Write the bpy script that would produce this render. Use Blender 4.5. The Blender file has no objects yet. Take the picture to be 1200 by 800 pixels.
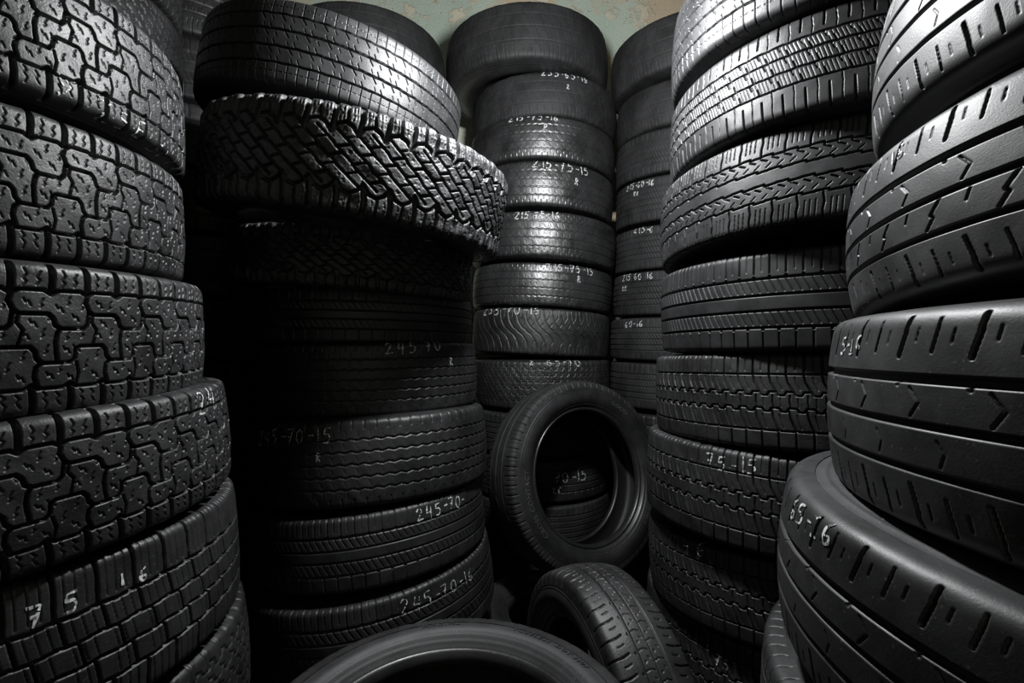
import bpy, math, random
import numpy as np
from mathutils import Matrix, Vector, Quaternion

# ------------------------------------------------------------------ camera, light, exposure
scene = bpy.context.scene
COL = scene.collection
EYE = 1.15                                   # camera height above the floor
cam_data = bpy.data.cameras.new('camera')
cam_data.sensor_width = 36.0
cam_data.lens = 36.0 * 565.0 / 1200.0
cam_data.clip_start = 0.02
cam = bpy.data.objects.new('camera', cam_data)
cam.location = (0, 0, EYE)
cam.rotation_euler = (math.radians(90), 0, 0)
COL.objects.link(cam)
scene.camera = cam

world = bpy.data.worlds.new('world')
scene.world = world
world.use_nodes = True
world.node_tree.nodes['Background'].inputs[0].default_value = (0.6, 0.7, 0.8, 1)
world.node_tree.nodes['Background'].inputs[1].default_value = 0.02

lamp_data = bpy.data.lights.new('ceiling_work_lamp', 'POINT')
lamp_data.energy = 98
lamp_data.shadow_soft_size = 0.06
lamp_data.color = (0.98, 0.99, 1.0)
lamp = bpy.data.objects.new('ceiling_work_lamp', lamp_data)
lamp.location = (0.10, 1.06, EYE + 0.84)
COL.objects.link(lamp)

scene.view_settings.view_transform = 'Standard'
scene.view_settings.look = 'None'
scene.view_settings.gamma = 1
scene.view_settings.exposure = 0.0
scene.view_settings.use_curve_mapping = False

# ------------------------------------------------------------------ materials
def new_mat(name):
    m = bpy.data.materials.new(name); m.use_nodes = True
    nt = m.node_tree
    return m, nt, nt.nodes['Principled BSDF']

def rubber(name, lo=0.009, hi=0.026, rough=0.5, bump=0.25, scale=420, spec=0.5, tint=(1, 1.01, 1.06), dust=0.0):
    m, nt, b = new_mat(name)
    N, L = nt.nodes, nt.links
    tc = N.new('ShaderNodeTexCoord')
    n1 = N.new('ShaderNodeTexNoise'); n1.inputs['Scale'].default_value = 9; n1.inputs['Detail'].default_value = 8
    n1.inputs['Roughness'].default_value = 0.7
    L.new(tc.outputs['Object'], n1.inputs['Vector'])
    cr = N.new('ShaderNodeValToRGB')
    cr.color_ramp.elements[0].position = 0.35; cr.color_ramp.elements[1].position = 0.72
    cr.color_ramp.elements[0].color = (lo * tint[0], lo * tint[1], lo * tint[2], 1)
    cr.color_ramp.elements[1].color = (hi * tint[0], hi * tint[1], hi * tint[2], 1)
    L.new(n1.outputs['Fac'], cr.inputs['Fac'])
    n2 = N.new('ShaderNodeTexNoise'); n2.inputs['Scale'].default_value = 260; n2.inputs['Detail'].default_value = 3
    L.new(tc.outputs['Object'], n2.inputs['Vector'])
    gt = N.new('ShaderNodeMapRange')                  # pale grit specks
    gt.inputs['From Min'].default_value = 0.66; gt.inputs['From Max'].default_value = 0.74
    gt.inputs['To Max'].default_value = 0.25 + dust
    L.new(n2.outputs['Fac'], gt.inputs['Value'])
    mix = N.new('ShaderNodeMixRGB'); mix.inputs['Color2'].default_value = (0.16, 0.155, 0.15, 1)
    L.new(gt.outputs['Result'], mix.inputs['Fac']); L.new(cr.outputs['Color'], mix.inputs['Color1'])
    L.new(mix.outputs['Color'], b.inputs['Base Color'])
    rr = N.new('ShaderNodeMapRange')
    rr.inputs['From Min'].default_value = 0.3; rr.inputs['From Max'].default_value = 0.75
    rr.inputs['To Min'].default_value = rough - 0.06; rr.inputs['To Max'].default_value = rough + 0.12
    L.new(n1.outputs['Fac'], rr.inputs['Value']); L.new(rr.outputs['Result'], b.inputs['Roughness'])
    n3 = N.new('ShaderNodeTexNoise'); n3.inputs['Scale'].default_value = scale; n3.inputs['Detail'].default_value = 5
    n3.inputs['Roughness'].default_value = 0.65
    L.new(tc.outputs['Object'], n3.inputs['Vector'])
    bp = N.new('ShaderNodeBump'); bp.inputs['Strength'].default_value = bump; bp.inputs['Distance'].default_value = 0.002
    L.new(n3.outputs['Fac'], bp.inputs['Height']); L.new(bp.outputs['Normal'], b.inputs['Normal'])
    b.inputs['Specular IOR Level'].default_value = spec
    return m

M_TREAD = rubber('worn_tread_rubber', bump=0.32, scale=330, rough=0.44, dust=0.1)
M_ROUGH = rubber('rough_tread_rubber', lo=0.012, hi=0.045, rough=0.46, bump=0.6, scale=230, dust=0.3)
M_SMOOTH = rubber('smooth_tread_rubber', rough=0.44, bump=0.28, scale=480, spec=0.42)
M_GLOSSY = rubber('glossy_worn_tread_rubber', rough=0.38, bump=0.14, scale=420, spec=1.0)
M_FRONT = rubber('clean_tread_rubber', rough=0.47, bump=0.14, scale=420, lo=0.010, hi=0.03, dust=0.1)
M_DULL = rubber('dull_tread_rubber', rough=0.62, bump=0.3, scale=500, spec=0.35)
M_SIDE = rubber('sidewall_rubber', lo=0.010, hi=0.024, rough=0.38, bump=0.10, scale=300)
M_LINER = rubber('inner_liner_rubber', lo=0.008, hi=0.014, rough=0.6, bump=0.1)
M_BEAD = rubber('bead_rubber', lo=0.01, hi=0.02, rough=0.32, bump=0.15, scale=200)

def chalk_mat():
    m, nt, b = new_mat('white_chalk')
    N, L = nt.nodes, nt.links
    tc = N.new('ShaderNodeTexCoord')
    n = N.new('ShaderNodeTexNoise'); n.inputs['Scale'].default_value = 160; n.inputs['Detail'].default_value = 4
    L.new(tc.outputs['Object'], n.inputs['Vector'])
    cr = N.new('ShaderNodeValToRGB')
    cr.color_ramp.elements[0].position = 0.38; cr.color_ramp.elements[0].color = (0.10, 0.10, 0.10, 1)
    cr.color_ramp.elements[1].position = 0.58; cr.color_ramp.elements[1].color = (0.62, 0.63, 0.63, 1)
    L.new(n.outputs['Fac'], cr.inputs['Fac']); L.new(cr.outputs['Color'], b.inputs['Base Color'])
    b.inputs['Roughness'].default_value = 0.9
    return m
M_CHALK = chalk_mat()
M_DUSTY = rubber('dusty_sidewall_rubber', lo=0.022, hi=0.045, rough=0.56, bump=0.22, scale=340, spec=0.45, dust=0.2)
M_LETTER = rubber('raised_letter_rubber', lo=0.035, hi=0.06, rough=0.5, bump=0.1)

def plaster_mat(name='peeling_green_plaster'):
    m, nt, b = new_mat(name)
    N, L = nt.nodes, nt.links
    tc = N.new('ShaderNodeTexCoord')
    def noise(scale, detail=6, rough=0.6, off=0.0):
        mp = N.new('ShaderNodeMapping'); mp.inputs['Location'].default_value = (off, off * 0.7, off * 1.3)
        L.new(tc.outputs['Object'], mp.inputs['Vector'])
        n = N.new('ShaderNodeTexNoise'); n.inputs['Scale'].default_value = scale
        n.inputs['Detail'].default_value = detail; n.inputs['Roughness'].default_value = rough
        L.new(mp.outputs['Vector'], n.inputs['Vector']); return n
    def ramp(src, a, bb, ca=(0, 0, 0, 1), cb=(1, 1, 1, 1)):
        r = N.new('ShaderNodeValToRGB'); r.color_ramp.elements[0].position = a; r.color_ramp.elements[1].position = bb
        r.color_ramp.elements[0].color = ca; r.color_ramp.elements[1].color = cb
        L.new(src, r.inputs['Fac']); return r
    base = ramp(noise(3.2).outputs['Fac'], 0.35, 0.7, (0.60, 0.72, 0.60, 1), (0.74, 0.82, 0.68, 1))
    tan = ramp(noise(2.1, 7, 0.62, 4.7).outputs['Fac'], 0.49, 0.56)
    m1 = N.new('ShaderNodeMixRGB'); m1.inputs['Color2'].default_value = (0.80, 0.66, 0.46, 1)
    L.new(tan.outputs['Color'], m1.inputs['Fac']); L.new(base.outputs['Color'], m1.inputs['Color1'])
    crm = ramp(noise(4.3, 8, 0.7, 9.1).outputs['Fac'], 0.56, 0.60)
    m2 = N.new('ShaderNodeMixRGB'); m2.inputs['Color2'].default_value = (0.86, 0.80, 0.62, 1)
    L.new(crm.outputs['Color'], m2.inputs['Fac']); L.new(m1.outputs['Color'], m2.inputs['Color1'])
    rust = ramp(noise(6.5, 6, 0.6, 2.2).outputs['Fac'], 0.66, 0.74)
    m3 = N.new('ShaderNodeMixRGB'); m3.inputs['Color2'].default_value = (0.55, 0.38, 0.25, 1)
    L.new(rust.outputs['Color'], m3.inputs['Fac']); L.new(m2.outputs['Color'], m3.inputs['Color1'])
    pit = ramp(noise(38, 2, 0.5, 1.1).outputs['Fac'], 0.74, 0.77)
    m4 = N.new('ShaderNodeMixRGB'); m4.inputs['Color2'].default_value = (0.02, 0.015, 0.01, 1)
    L.new(pit.outputs['Color'], m4.inputs['Fac']); L.new(m3.outputs['Color'], m4.inputs['Color1'])
    L.new(m4.outputs['Color'], b.inputs['Base Color'])
    b.inputs['Roughness'].default_value = 0.85
    nb = noise(95, 5, 0.7)
    ad = N.new('ShaderNodeMath'); ad.operation = 'MULTIPLY_ADD'; ad.inputs[1].default_value = 0.5
    L.new(crm.outputs['Color'], ad.inputs[0]); L.new(nb.outputs['Fac'], ad.inputs[2])
    bp = N.new('ShaderNodeBump'); bp.inputs['Strength'].default_value = 0.7; bp.inputs['Distance'].default_value = 0.01
    L.new(ad.outputs['Value'], bp.inputs['Height']); L.new(bp.outputs['Normal'], b.inputs['Normal'])
    return m
M_WALL = plaster_mat()

def concrete_mat():
    m, nt, b = new_mat('dark_concrete')
    N, L = nt.nodes, nt.links
    tc = N.new('ShaderNodeTexCoord')
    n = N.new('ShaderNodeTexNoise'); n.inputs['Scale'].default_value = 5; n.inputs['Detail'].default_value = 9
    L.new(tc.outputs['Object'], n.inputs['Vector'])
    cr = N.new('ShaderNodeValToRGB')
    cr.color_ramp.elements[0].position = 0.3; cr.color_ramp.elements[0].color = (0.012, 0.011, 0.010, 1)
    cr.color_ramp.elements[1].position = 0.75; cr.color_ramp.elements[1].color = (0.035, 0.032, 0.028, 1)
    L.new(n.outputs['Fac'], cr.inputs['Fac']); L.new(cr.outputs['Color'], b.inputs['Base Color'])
    b.inputs['Roughness'].default_value = 0.9
    return m
M_FLOOR = concrete_mat()

# ------------------------------------------------------------------ mesh helpers
def grid_mesh(name, P, wrap_u, mat, smooth=True):
    """P: (nu, nv, 3) array of points -> quad mesh, wrapped in u"""
    nu, nv = P.shape[:2]
    me = bpy.data.meshes.new(name)
    iu = np.arange(nu if wrap_u else nu - 1); iv = np.arange(nv - 1)
    A = iu[:, None] * nv + iv[None, :]
    B = ((iu + 1) % nu)[:, None] * nv + iv[None, :]
    F = np.stack([A, B, B + 1, A + 1], -1).reshape(-1, 4).astype(np.int32)
    me.vertices.add(nu * nv)
    me.vertices.foreach_set('co', P.reshape(-1).astype(np.float32))
    me.loops.add(F.size); me.polygons.add(len(F))
    me.loops.foreach_set('vertex_index', F.reshape(-1))
    me.polygons.foreach_set('loop_start', np.arange(0, F.size, 4, dtype=np.int32))
    me.polygons.foreach_set('loop_total', np.full(len(F), 4, dtype=np.int32))
    me.polygons.foreach_set('use_smooth', np.full(len(F), smooth, dtype=bool))
    me.materials.append(mat)
    me.update(); me.validate(verbose=False)
    return me

def lathe(name, prof, n, mat, mirror=False, wob=0.0):
    """prof: list of (r, z)"""
    pr = np.array(prof, float)
    if mirror: pr = pr[::-1] * np.array([1, -1])
    t = np.linspace(0, 2 * np.pi, n, endpoint=False)
    r = pr[:, 0][None, :] * np.ones((n, 1)); z = pr[:, 1][None, :] * np.ones((n, 1))
    P = np.stack([r * np.cos(t)[:, None], r * np.sin(t)[:, None], z], -1)
    return grid_mesh(name, P, True, mat)

def obj(name, me, parent=None):
    o = bpy.data.objects.new(name, me); COL.objects.link(o)
    if parent is not None: o.parent = parent
    return o

# ------------------------------------------------------------------ tread patterns
# one repeat is P metres long (u = 0..1); v = -1..1 across the tread, beyond 1 is the shoulder
class Pattern:
    def __init__(s, R, tw, P, depth, res, mat, edge=0.0009, noise=0.0003, chip=0.0, crown=0.0035, bead=0.60, shoulder=0.024):
        s.R, s.tw, s.res, s.mat, s.depth, s.edge, s.noise, s.chip, s.crown = R, tw, res, mat, depth, edge, noise, chip, crown
        s.n = max(3, round(2 * math.pi * R / P)); s.P = 2 * math.pi * R / s.n
        s.hw = tw / 2; s.bead = bead; s.arc = shoulder; s.ridge = 1.0
        s.seg = []
        # profile by arc length
        a = s.hw - shoulder * 0.55; S = a + shoulder + 0.012
        q = np.linspace(0, S, 400); ds = q[1] - q[0]
        phi = np.where(q < a, 2 * s.crown / a * q / a * 0.5 * 2, 0)
        k = np.clip((q - a) / shoulder, 0, 1); k = k * k * (3 - 2 * k)
        phi = np.where(q < a, 2 * crown / a * (q / a), 2 * crown / a + (1.42 - 2 * crown / a) * k)
        z = np.concatenate([[0], np.cumsum(np.cos(phi[:-1]) * ds)]); r = R - np.concatenate([[0], np.cumsum(np.sin(phi[:-1]) * ds)])
        s.q, s.pz, s.pr, s.pp, s.S = q, z, r, phi, S
    def line(s, pts, w, d=1.0):
        for (a, b), (c, e) in zip(pts[:-1], pts[1:]): s.seg.append((a, b, c, e, w / 1000, d))
        return s
    def ring(s, v, w, d=1.0, zig=0.0, k=1):
        if zig == 0: return s.line([(-1, v), (2, v)], w, d)
        pts = [(-0.5 + i * 0.5 / k, v + (zig if i % 2 else -zig)) for i in range(4 * k + 1)]
        return s.line(pts, w, d)
    def height(s, um, sm):
        """um: metres along, sm: metres across -> displacement (<= 0)"""
        um = np.mod(um, s.P); v = sm
        D = np.zeros(np.broadcast(um, sm).shape)
        for a, b, c, e, w, d in s.seg:
            x0, y0, x1, y1 = a * s.P, b * s.hw, c * s.P, e * s.hw
            dx, dy = x1 - x0, y1 - y0; l2 = dx * dx + dy * dy + 1e-12
            mn, mx = min(a, c), max(a, c)
            for k in (-2, -1, 0, 1, 2):
                if mn + k > 1.15 or mx + k < -0.15: continue
                ux = um - x0 - k * s.P; vy = v - y0
                t = np.clip((ux * dx + vy * dy) / l2, 0, 1)
                dist = np.hypot(ux - t * dx, vy - t * dy)
                g = np.clip((w / 2 + s.edge - dist) / (2 * s.edge), 0, 1)
                D = np.maximum(D, d * g * g * (3 - 2 * g))
        # grooves fade out where the shoulder turns into the sidewall
        over = np.clip((np.abs(v) - (s.S - 0.012)) / 0.010, 0, 1)
        return -s.depth * D * (1 - over)
    def at(s, sm):
        """profile radius, height, normal angle at arc length sm"""
        a = np.abs(sm)
        return (np.interp(a, s.q, s.pr), np.interp(a, s.q, s.pz) * np.sign(sm), np.interp(a, s.q, s.pp) * np.sign(sm))
    def build_tread(s, name):
        m = max(4, round(s.P / s.res)); ns = 2 * round(s.S / s.res) + 1
        um = np.arange(m) / m * s.P; sm = np.linspace(-s.S, s.S, ns)
        H = s.height(um[:, None], sm[None, :])
        H = np.tile(H, (s.n, 1))
        nu = H.shape[0]; th = np.arange(nu) / nu * 2 * np.pi
        rng = np.random.default_rng(int(s.R * 1e4) + s.n)
        W = np.zeros_like(H)
        for k in range(14):                            # irregular wear
            f = rng.integers(3, 60); g = rng.uniform(-160, 160); p = rng.uniform(0, 6.28)
            W += np.sin(f * th[:, None] + g * sm[None, :] + p)
        H = H + s.noise * W / 3.0
        if s.chip > 0:                                 # torn, chipped lugs
            C = rng.normal(size=H.shape)
            for _ in range(3):
                C = (C + np.roll(C, 1, 0) + np.roll(C, -1, 0) + np.roll(C, 1, 1) + np.roll(C, -1, 1)) / 5
            C = C / C.std()
            H = H - s.chip * np.clip(C - 0.9, 0, 2) + s.chip * 0.15 * C
        r, z, ph = s.at(sm)
        rr = r[None, :] + H * np.cos(ph)[None, :]; zz = z[None, :] + H * np.sin(ph)[None, :]
        P = np.stack([rr * np.cos(th)[:, None], rr * np.sin(th)[:, None], zz], -1)
        return grid_mesh(name, P, True, s.mat)
    def side_profile(s):
        re, ze, _ = s.at(np.array([s.S])); re, ze = float(re[0]) + 0.0005, float(ze[0]) - 0.0015
        rb = s.R * s.bead; zm = s.hw + 0.0095
        pts = [(re + 0.004, ze - 0.004), (re, ze)]
        n = 46; zb = s.hw * 0.84
        for i in range(1, n + 1):
            t = i / n; r = re + (rb + 0.016 - re) * t
            if t < 0.42: z = ze + (zm - ze) * math.sin(t / 0.42 * math.pi / 2)
            else: z = zb + (zm - zb) * (math.cos((t - 0.42) / 0.58 * math.pi / 2))
            for c, a, w in ((0.10, 0.0012, 0.014), (0.16, -0.001, 0.012), (0.60, 0.0010, 0.016), (0.72, 0.0012, 0.014), (0.80, -0.0012, 0.012), (0.88, 0.0022, 0.03)):
                z += s.ridge * a * math.exp(-((t - c) / w) ** 2)
            pts.append((r, z))
        return pts, rb, zb
    def build(s):
        pts, rb, zb = s.side_profile()
        r0, z0 = pts[-1]
        bead = [(r0 + 0.001, z0 - 0.003), (r0 - 0.002, z0 + 0.0015), (r0 - 0.005, z0 + 0.002), (r0 - 0.009, z0 + 0.0005),
                (r0 - 0.0125, z0 - 0.004), (rb + 0.0015, z0 - 0.009), (rb, z0 - 0.014), (rb, z0 - 0.022), (rb + 0.002, z0 - 0.026), (rb + 0.007, z0 - 0.028)]
        Ri = s.R - 0.026; zi = z0 - 0.028; zs = s.hw - 0.006
        lin = [(rb + 0.007, zi)]
        for i in range(1, 9):
            t = i / 8; lin.append((rb + 0.007 + (Ri - 0.012 - rb - 0.007) * t, zi + (zs - zi) * math.sin(t * math.pi / 2)))
        lin += [(Ri - 0.004, zs - 0.008), (Ri, zs - 0.02)]
        lin = lin + [(r, -z) for r, z in lin[::-1]]
        s.side_pts = pts
        s.meshes = dict(
            tread=s.build_tread('tread'),
            up=lathe('sidewall', pts, 200, M_SIDE), down=lathe('sidewall', pts, 200, M_SIDE, mirror=True),
            bup=lathe('bead', bead, 160, M_BEAD), bdown=lathe('bead', bead, 160, M_BEAD, mirror=True),
            liner=lathe('inner_liner', lin, 96, M_LINER))
        return s

def zz(u, v, du=0.10, dv=0.05, n=3, flip=1):
    """a short stepped sipe"""
    pts = []
    for i in range(n + 1):
        pts.append((u + flip * du * (i // 2 * 0.5 + (0.25 if i % 2 else 0)), v + dv * i))
    return pts

PAT = {}
def all_terrain(R=0.385, tw=0.192, res=0.0010):
    p = Pattern(R, tw, 0.078, 0.0088, res, M_TREAD, edge=0.0009, noise=0.0004, chip=0.00016, shoulder=0.026)
    for sg in (1, -1):
        for off in (0.0, 0.5):
            u = off + (0 if sg > 0 else 0.22)
            p.line([(u, sg * 0.62), (u + 0.02, sg * 0.85), (u, sg * 1.25)], 6.5)
            p.line([(u + 0.14, sg * 0.70), (u + 0.19, sg * 0.76), (u + 0.15, sg * 0.80), (u + 0.20, sg * 0.86), (u + 0.17, sg * 0.94)], 1.3, 0.35)
            p.line([(u + 0.31, sg * 0.72), (u + 0.36, sg * 0.78), (u + 0.32, sg * 0.82), (u + 0.37, sg * 0.90)], 1.3, 0.35)
    p.line([(0.00, 0.60), (0.10, 0.66), (0.40, 0.66), (0.50, 0.60), (0.60, 0.66), (0.90, 0.66), (1.0, 0.60)], 4.0)
    p.line([(0.22, -0.60), (0.32, -0.66), (0.62, -0.66), (0.72, -0.60), (0.82, -0.66), (1.12, -0.66), (1.22, -0.60)], 4.0)
    p.line([(0.00, 0.60), (-0.03, 0.50), (0.02, 0.38), (0.08, 0.34), (0.44, 0.34), (0.50, 0.28), (0.53, 0.18), (0.60, 0.14), (0.92, 0.14), (0.98, 0.20), (1.02, 0.38)], 4.2)
    p.line([(0.05, -0.10), (0.20, -0.10), (0.26, -0.16), (0.28, -0.26), (0.34, -0.32), (0.72, -0.32), (0.78, -0.26), (0.80, -0.14), (0.86, -0.10), (1.05, -0.10)], 4.0)
    p.line([(0.60, 0.14), (0.55, 0.08), (0.52, -0.06), (0.54, -0.32)], 4.0)
    p.line([(0.34, -0.32), (0.27, -0.38), (0.25, -0.50), (0.30, -0.66)], 4.2)
    p.line([(0.08, 0.34), (0.05, 0.22), (0.12, 0.12), (0.05, -0.10)], 2.6, 0.7)
    p.line([(0.80, -0.32), (0.84, -0.48), (0.80, -0.66)], 2.4, 0.6)
    for i, (u, v) in enumerate(((0.14, 0.44), (0.34, 0.42), (0.55, 0.36), (0.70, 0.46), (0.76, 0.24), (0.90, 0.40), (0.20, 0.16), (0.34, 0.02), (0.42, 0.20),
                   (0.66, -0.02), (0.76, -0.18), (0.88, 0.02), (0.10, 0.0), (0.38, -0.20), (0.40, -0.54), (0.56, -0.46), (0.68, -0.58), (0.92, -0.42), (1.04, -0.56), (1.10, -0.28), (0.62, -0.20))):
        if i % 2: p.line([(u, v), (u + 0.035, v + 0.03), (u + 0.01, v + 0.06), (u + 0.05, v + 0.12)], 1.25, 0.32)
        else: p.line([(u, v + 0.1), (u + 0.03, v + 0.04), (u + 0.055, v + 0.07), (u + 0.09, v)], 1.25, 0.32)
    return p.build()

def block_highway(R=0.386, tw=0.213, res=0.0012):
    p = Pattern(R, tw, 0.046, 0.008, res, M_TREAD, edge=0.0009, chip=0.00015)
    for v, w in ((0.44, 5), (0.10, 4.5), (-0.22, 4.5), (-0.56, 5)): p.ring(v, w, 1, 0.012)
    p.line([(0.0, 0.44), (0.04, 0.8), (0.0, 1.3)], 4.5)
    p.line([(0.3, -0.56), (0.26, -0.9), (0.3, -1.3)], 4.5)
    p.line([(0.10, 0.44), (0.22, 0.10)], 3.5); p.line([(0.5, 0.10), (0.62, -0.22)], 3); p.line([(0.85, -0.22), (0.95, -0.56)], 3.5)
    for u in (0.25, 0.5, 0.75):
        p.line([(u, 0.52), (u + 0.02, 1.15)], 1.3, 0.35)
        p.line([(u + 0.1, 0.40), (u + 0.2, 0.14)], 1.2, 0.3); p.line([(u + 0.1, 0.06), (u + 0.2, -0.18)], 1.2, 0.3)
        p.line([(u + 0.15, -0.26), (u + 0.22, -0.52)], 1.2, 0.3); p.line([(u + 0.2, -0.62), (u + 0.22, -1.1)], 1.3, 0.35)
    return p.build()

def mud(R=0.43, tw=0.228, res=0.0018):
    p = Pattern(R, tw, 0.116, 0.013, res, M_ROUGH, edge=0.0017, noise=0.0013, chip=0.0017, shoulder=0.032)
    for sg, o in ((1, 0), (-1, 0.2)):
        for k in (0, 0.5):
            p.line([(o + k - 0.02, sg * 0.46), (o + k + 0.02, sg * 0.75), (o + k, sg * 1.35)], 11)
            p.line([(o + k + 0.27, sg * 0.62), (o + k + 0.25, sg * 0.85), (o + k + 0.27, sg * 1.35)], 4.5, 0.8)
            p.line([(o + k - 0.02, sg * 0.44), (o + k + 0.08, sg * 0.60), (o + k + 0.24, sg * 0.66), (o + k + 0.38, sg * 0.58), (o + k + 0.48, sg * 0.44)], 6.5)
    for k in range(3):
        x = k / 3
        p.line([(x - 0.60, 0.52), (x - 0.28, 0.25), (x - 0.22, 0.17), (x + 0.08, -0.07), (x + 0.15, -0.16), (x + 0.60, -0.52)], 4.0, 0.95)
        for j, t in enumerate((0.22, 0.48, 0.76)):
            t += 0.09 * ((k + 1) % 3) - 0.06
            u, v = x - 0.60 + 1.20 * t, 0.52 - 1.04 * t
            p.line([(u, v), (u + 0.333 - 0.10, v + 0.087)], 5.0 if (j + k) % 2 else 3.0, 0.95)
    rng = random.Random(3)
    for k in range(34):
        u, v = rng.random(), rng.uniform(-0.5, 0.5)
        p.line([(u, v), (u + 0.02, v + 0.035), (u + 0.035, v + 0.01)], 1.8, 0.22)
    for sg in (1, -1):
        for u in (0.1, 0.18, 0.36, 0.42, 0.62, 0.70, 0.86, 0.93):
            p.line([(u, sg * 0.70), (u + 0.015, sg * 0.80)], 2.0, 0.22); p.line([(u, sg * 0.86), (u - 0.01, sg * 0.96)], 2.0, 0.22)
    return p.build()

def rib_saw(R=0.385, tw=0.197, res=0.0012, dense=False):
    p = Pattern(R, tw, 0.050 if not dense else 0.040, 0.0075, res, M_SMOOTH, edge=0.0006, noise=0.0002, shoulder=0.030)
    vs = (0.60, 0.22, -0.18, -0.56) if not dense else (0.52, 0.24, -0.08, -0.40)
    for v, w in zip(vs, (4.0, 5.4, 5.4, 4.6)): p.ring(v, w if not dense else 3.6, 1.0, 0.006)
    if not dense:
        for k in (0, 0.5):
            p.line([(k, 0.64), (k + 0.02, 1.3)], 1.5, 0.6); p.line([(k + 0.2, -0.60), (k + 0.2, -1.3)], 1.5, 0.6)
            for v in (0.78, -0.76): p.line([(k + 0.08, v), (k + 0.22, v)], 1.4, 0.4); p.line([(k + 0.3, v), (k + 0.44, v)], 1.4, 0.4)
    else:
        p.line([(0.0, 0.66), (0.03, 0.86), (0.0, 1.2)], 3.0, 0.8); p.line([(0.5, 0.56), (0.54, 0.7), (0.5, 0.9), (0.53, 1.1)], 1.3, 0.45)
        p.line([(0.2, -0.56), (0.22, -1.1)], 3.0, 0.8); p.line([(0.7, -0.44), (0.73, -0.6), (0.7, -0.8), (0.73, -1.0)], 1.3, 0.45)
    for i in range(3):
        lo, hi = vs[i + 1], vs[i]; m = (lo + hi) / 2; o = 0.3 * i
        if dense:
            p.line([(o, hi - 0.02), (o + 0.12, m + 0.02)], 2.4, 0.7); p.line([(o + 0.52, lo + 0.02), (o + 0.40, m)], 2.2, 0.7)
            for k in (0.12, 0.3, 0.48, 0.66, 0.84): p.line([(k + o, hi - 0.05), (k + o + 0.16, lo + 0.04)], 1.1, 0.3)
        else:
            p.line([(o, hi - 0.02), (o + 0.22, m + 0.04)], 2.0, 0.65)
            p.line([(o + 0.62, lo + 0.02), (o + 0.50, m - 0.06)], 1.7, 0.55)
            p.line([(o + 0.55, m + 0.12), (o + 0.66, m + 0.03)], 1.4, 0.45)
            p.line([(o + 0.18, m - 0.06), (o + 0.26, m - 0.14)], 1.4, 0.45)
    return p.build()

def zig_rib(R=0.37, tw=0.2, res=0.0026, n=4, mat=None, P=0.028, w=2.8):
    p = Pattern(R, tw, P, 0.0055, res, mat or M_SMOOTH, edge=0.0011, noise=0.0003, crown=0.006, shoulder=0.03)
    for i in range(n):
        v = 0.56 - i * 1.14 / (n - 1)
        p.ring(v, w, 0.9, 0.020)
    for sg in (1, -1):
        p.line([(0.1, sg * 0.80), (0.14, sg * 1.3)], 2.4, 0.55)
        p.line([(0.6, sg * 0.62), (0.55, sg * 0.76)], 1.6, 0.4)
    for i in range(n - 1):
        v = 0.56 - (i + 0.5) * 1.14 / (n - 1)
        p.line([(0.3, v + 0.07), (0.5, v - 0.06)], 1.5, 0.3)
    return p.build()

def worn_curved(R=0.40, tw=0.195, res=0.0026):
    p = Pattern(R, tw, 0.040, 0.004, res, M_DULL, edge=0.0010, noise=0.0003, crown=0.008, shoulder=0.034, bead=0.50)
    p.ring(0.50, 1.8, 0.8); p.ring(-0.42, 1.8, 0.8); p.ring(0.05, 1.8, 0.7)
    for sg in (1, -1):
        p.line([(0.0, sg * 0.55), (0.10, sg * 0.8), (0.12, sg * 1.35)], 1.9, 0.8)
        p.line([(0.5, sg * 0.70), (0.58, sg * 1.2)], 1.5, 0.5)
    p.line([(0, 0.45), (0.3, 0.25), (0.4, 0.08)], 1.6, 0.6); p.line([(0.5, 0.0), (0.8, -0.2), (0.9, -0.38)], 1.6, 0.6)
    return p.build()

def curved_all_season(R=0.356, tw=0.207, res=0.0024):
    p = Pattern(R, tw, 0.085, 0.006, res, M_TREAD, edge=0.0010, noise=0.0003, shoulder=0.028)
    for o in (0, 0.5):
        p.line([(o, 1.3), (o + 0.03, 0.75), (o + 0.14, 0.42), (o + 0.36, 0.16), (o + 0.62, 0.02)], 3.0, 0.9)
        p.line([(o + 0.2, -1.3), (o + 0.22, -0.75), (o + 0.10, -0.42), (o - 0.12, -0.16), (o - 0.38, -0.02)], 3.0, 0.9)
        p.line([(o + 0.14, 0.42), (o + 0.30, 0.62), (o + 0.32, 0.95)], 2.2, 0.7)
        p.line([(o + 0.10, -0.42), (o - 0.04, -0.60), (o - 0.06, -0.95)], 2.2, 0.7)
        p.line([(o + 0.36, 0.16), (o + 0.50, 0.34)], 2.0, 0.6); p.line([(o - 0.12, -0.16), (o + 0.02, -0.3)], 2.0, 0.6)
        for q in (0.12, 0.22, 0.42): p.line([(o + q, 0.80), (o + q, 1.1)], 1.4, 0.4); p.line([(o + q, -0.80), (o + q, -1.1)], 1.4, 0.4)
    return p.build()

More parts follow.
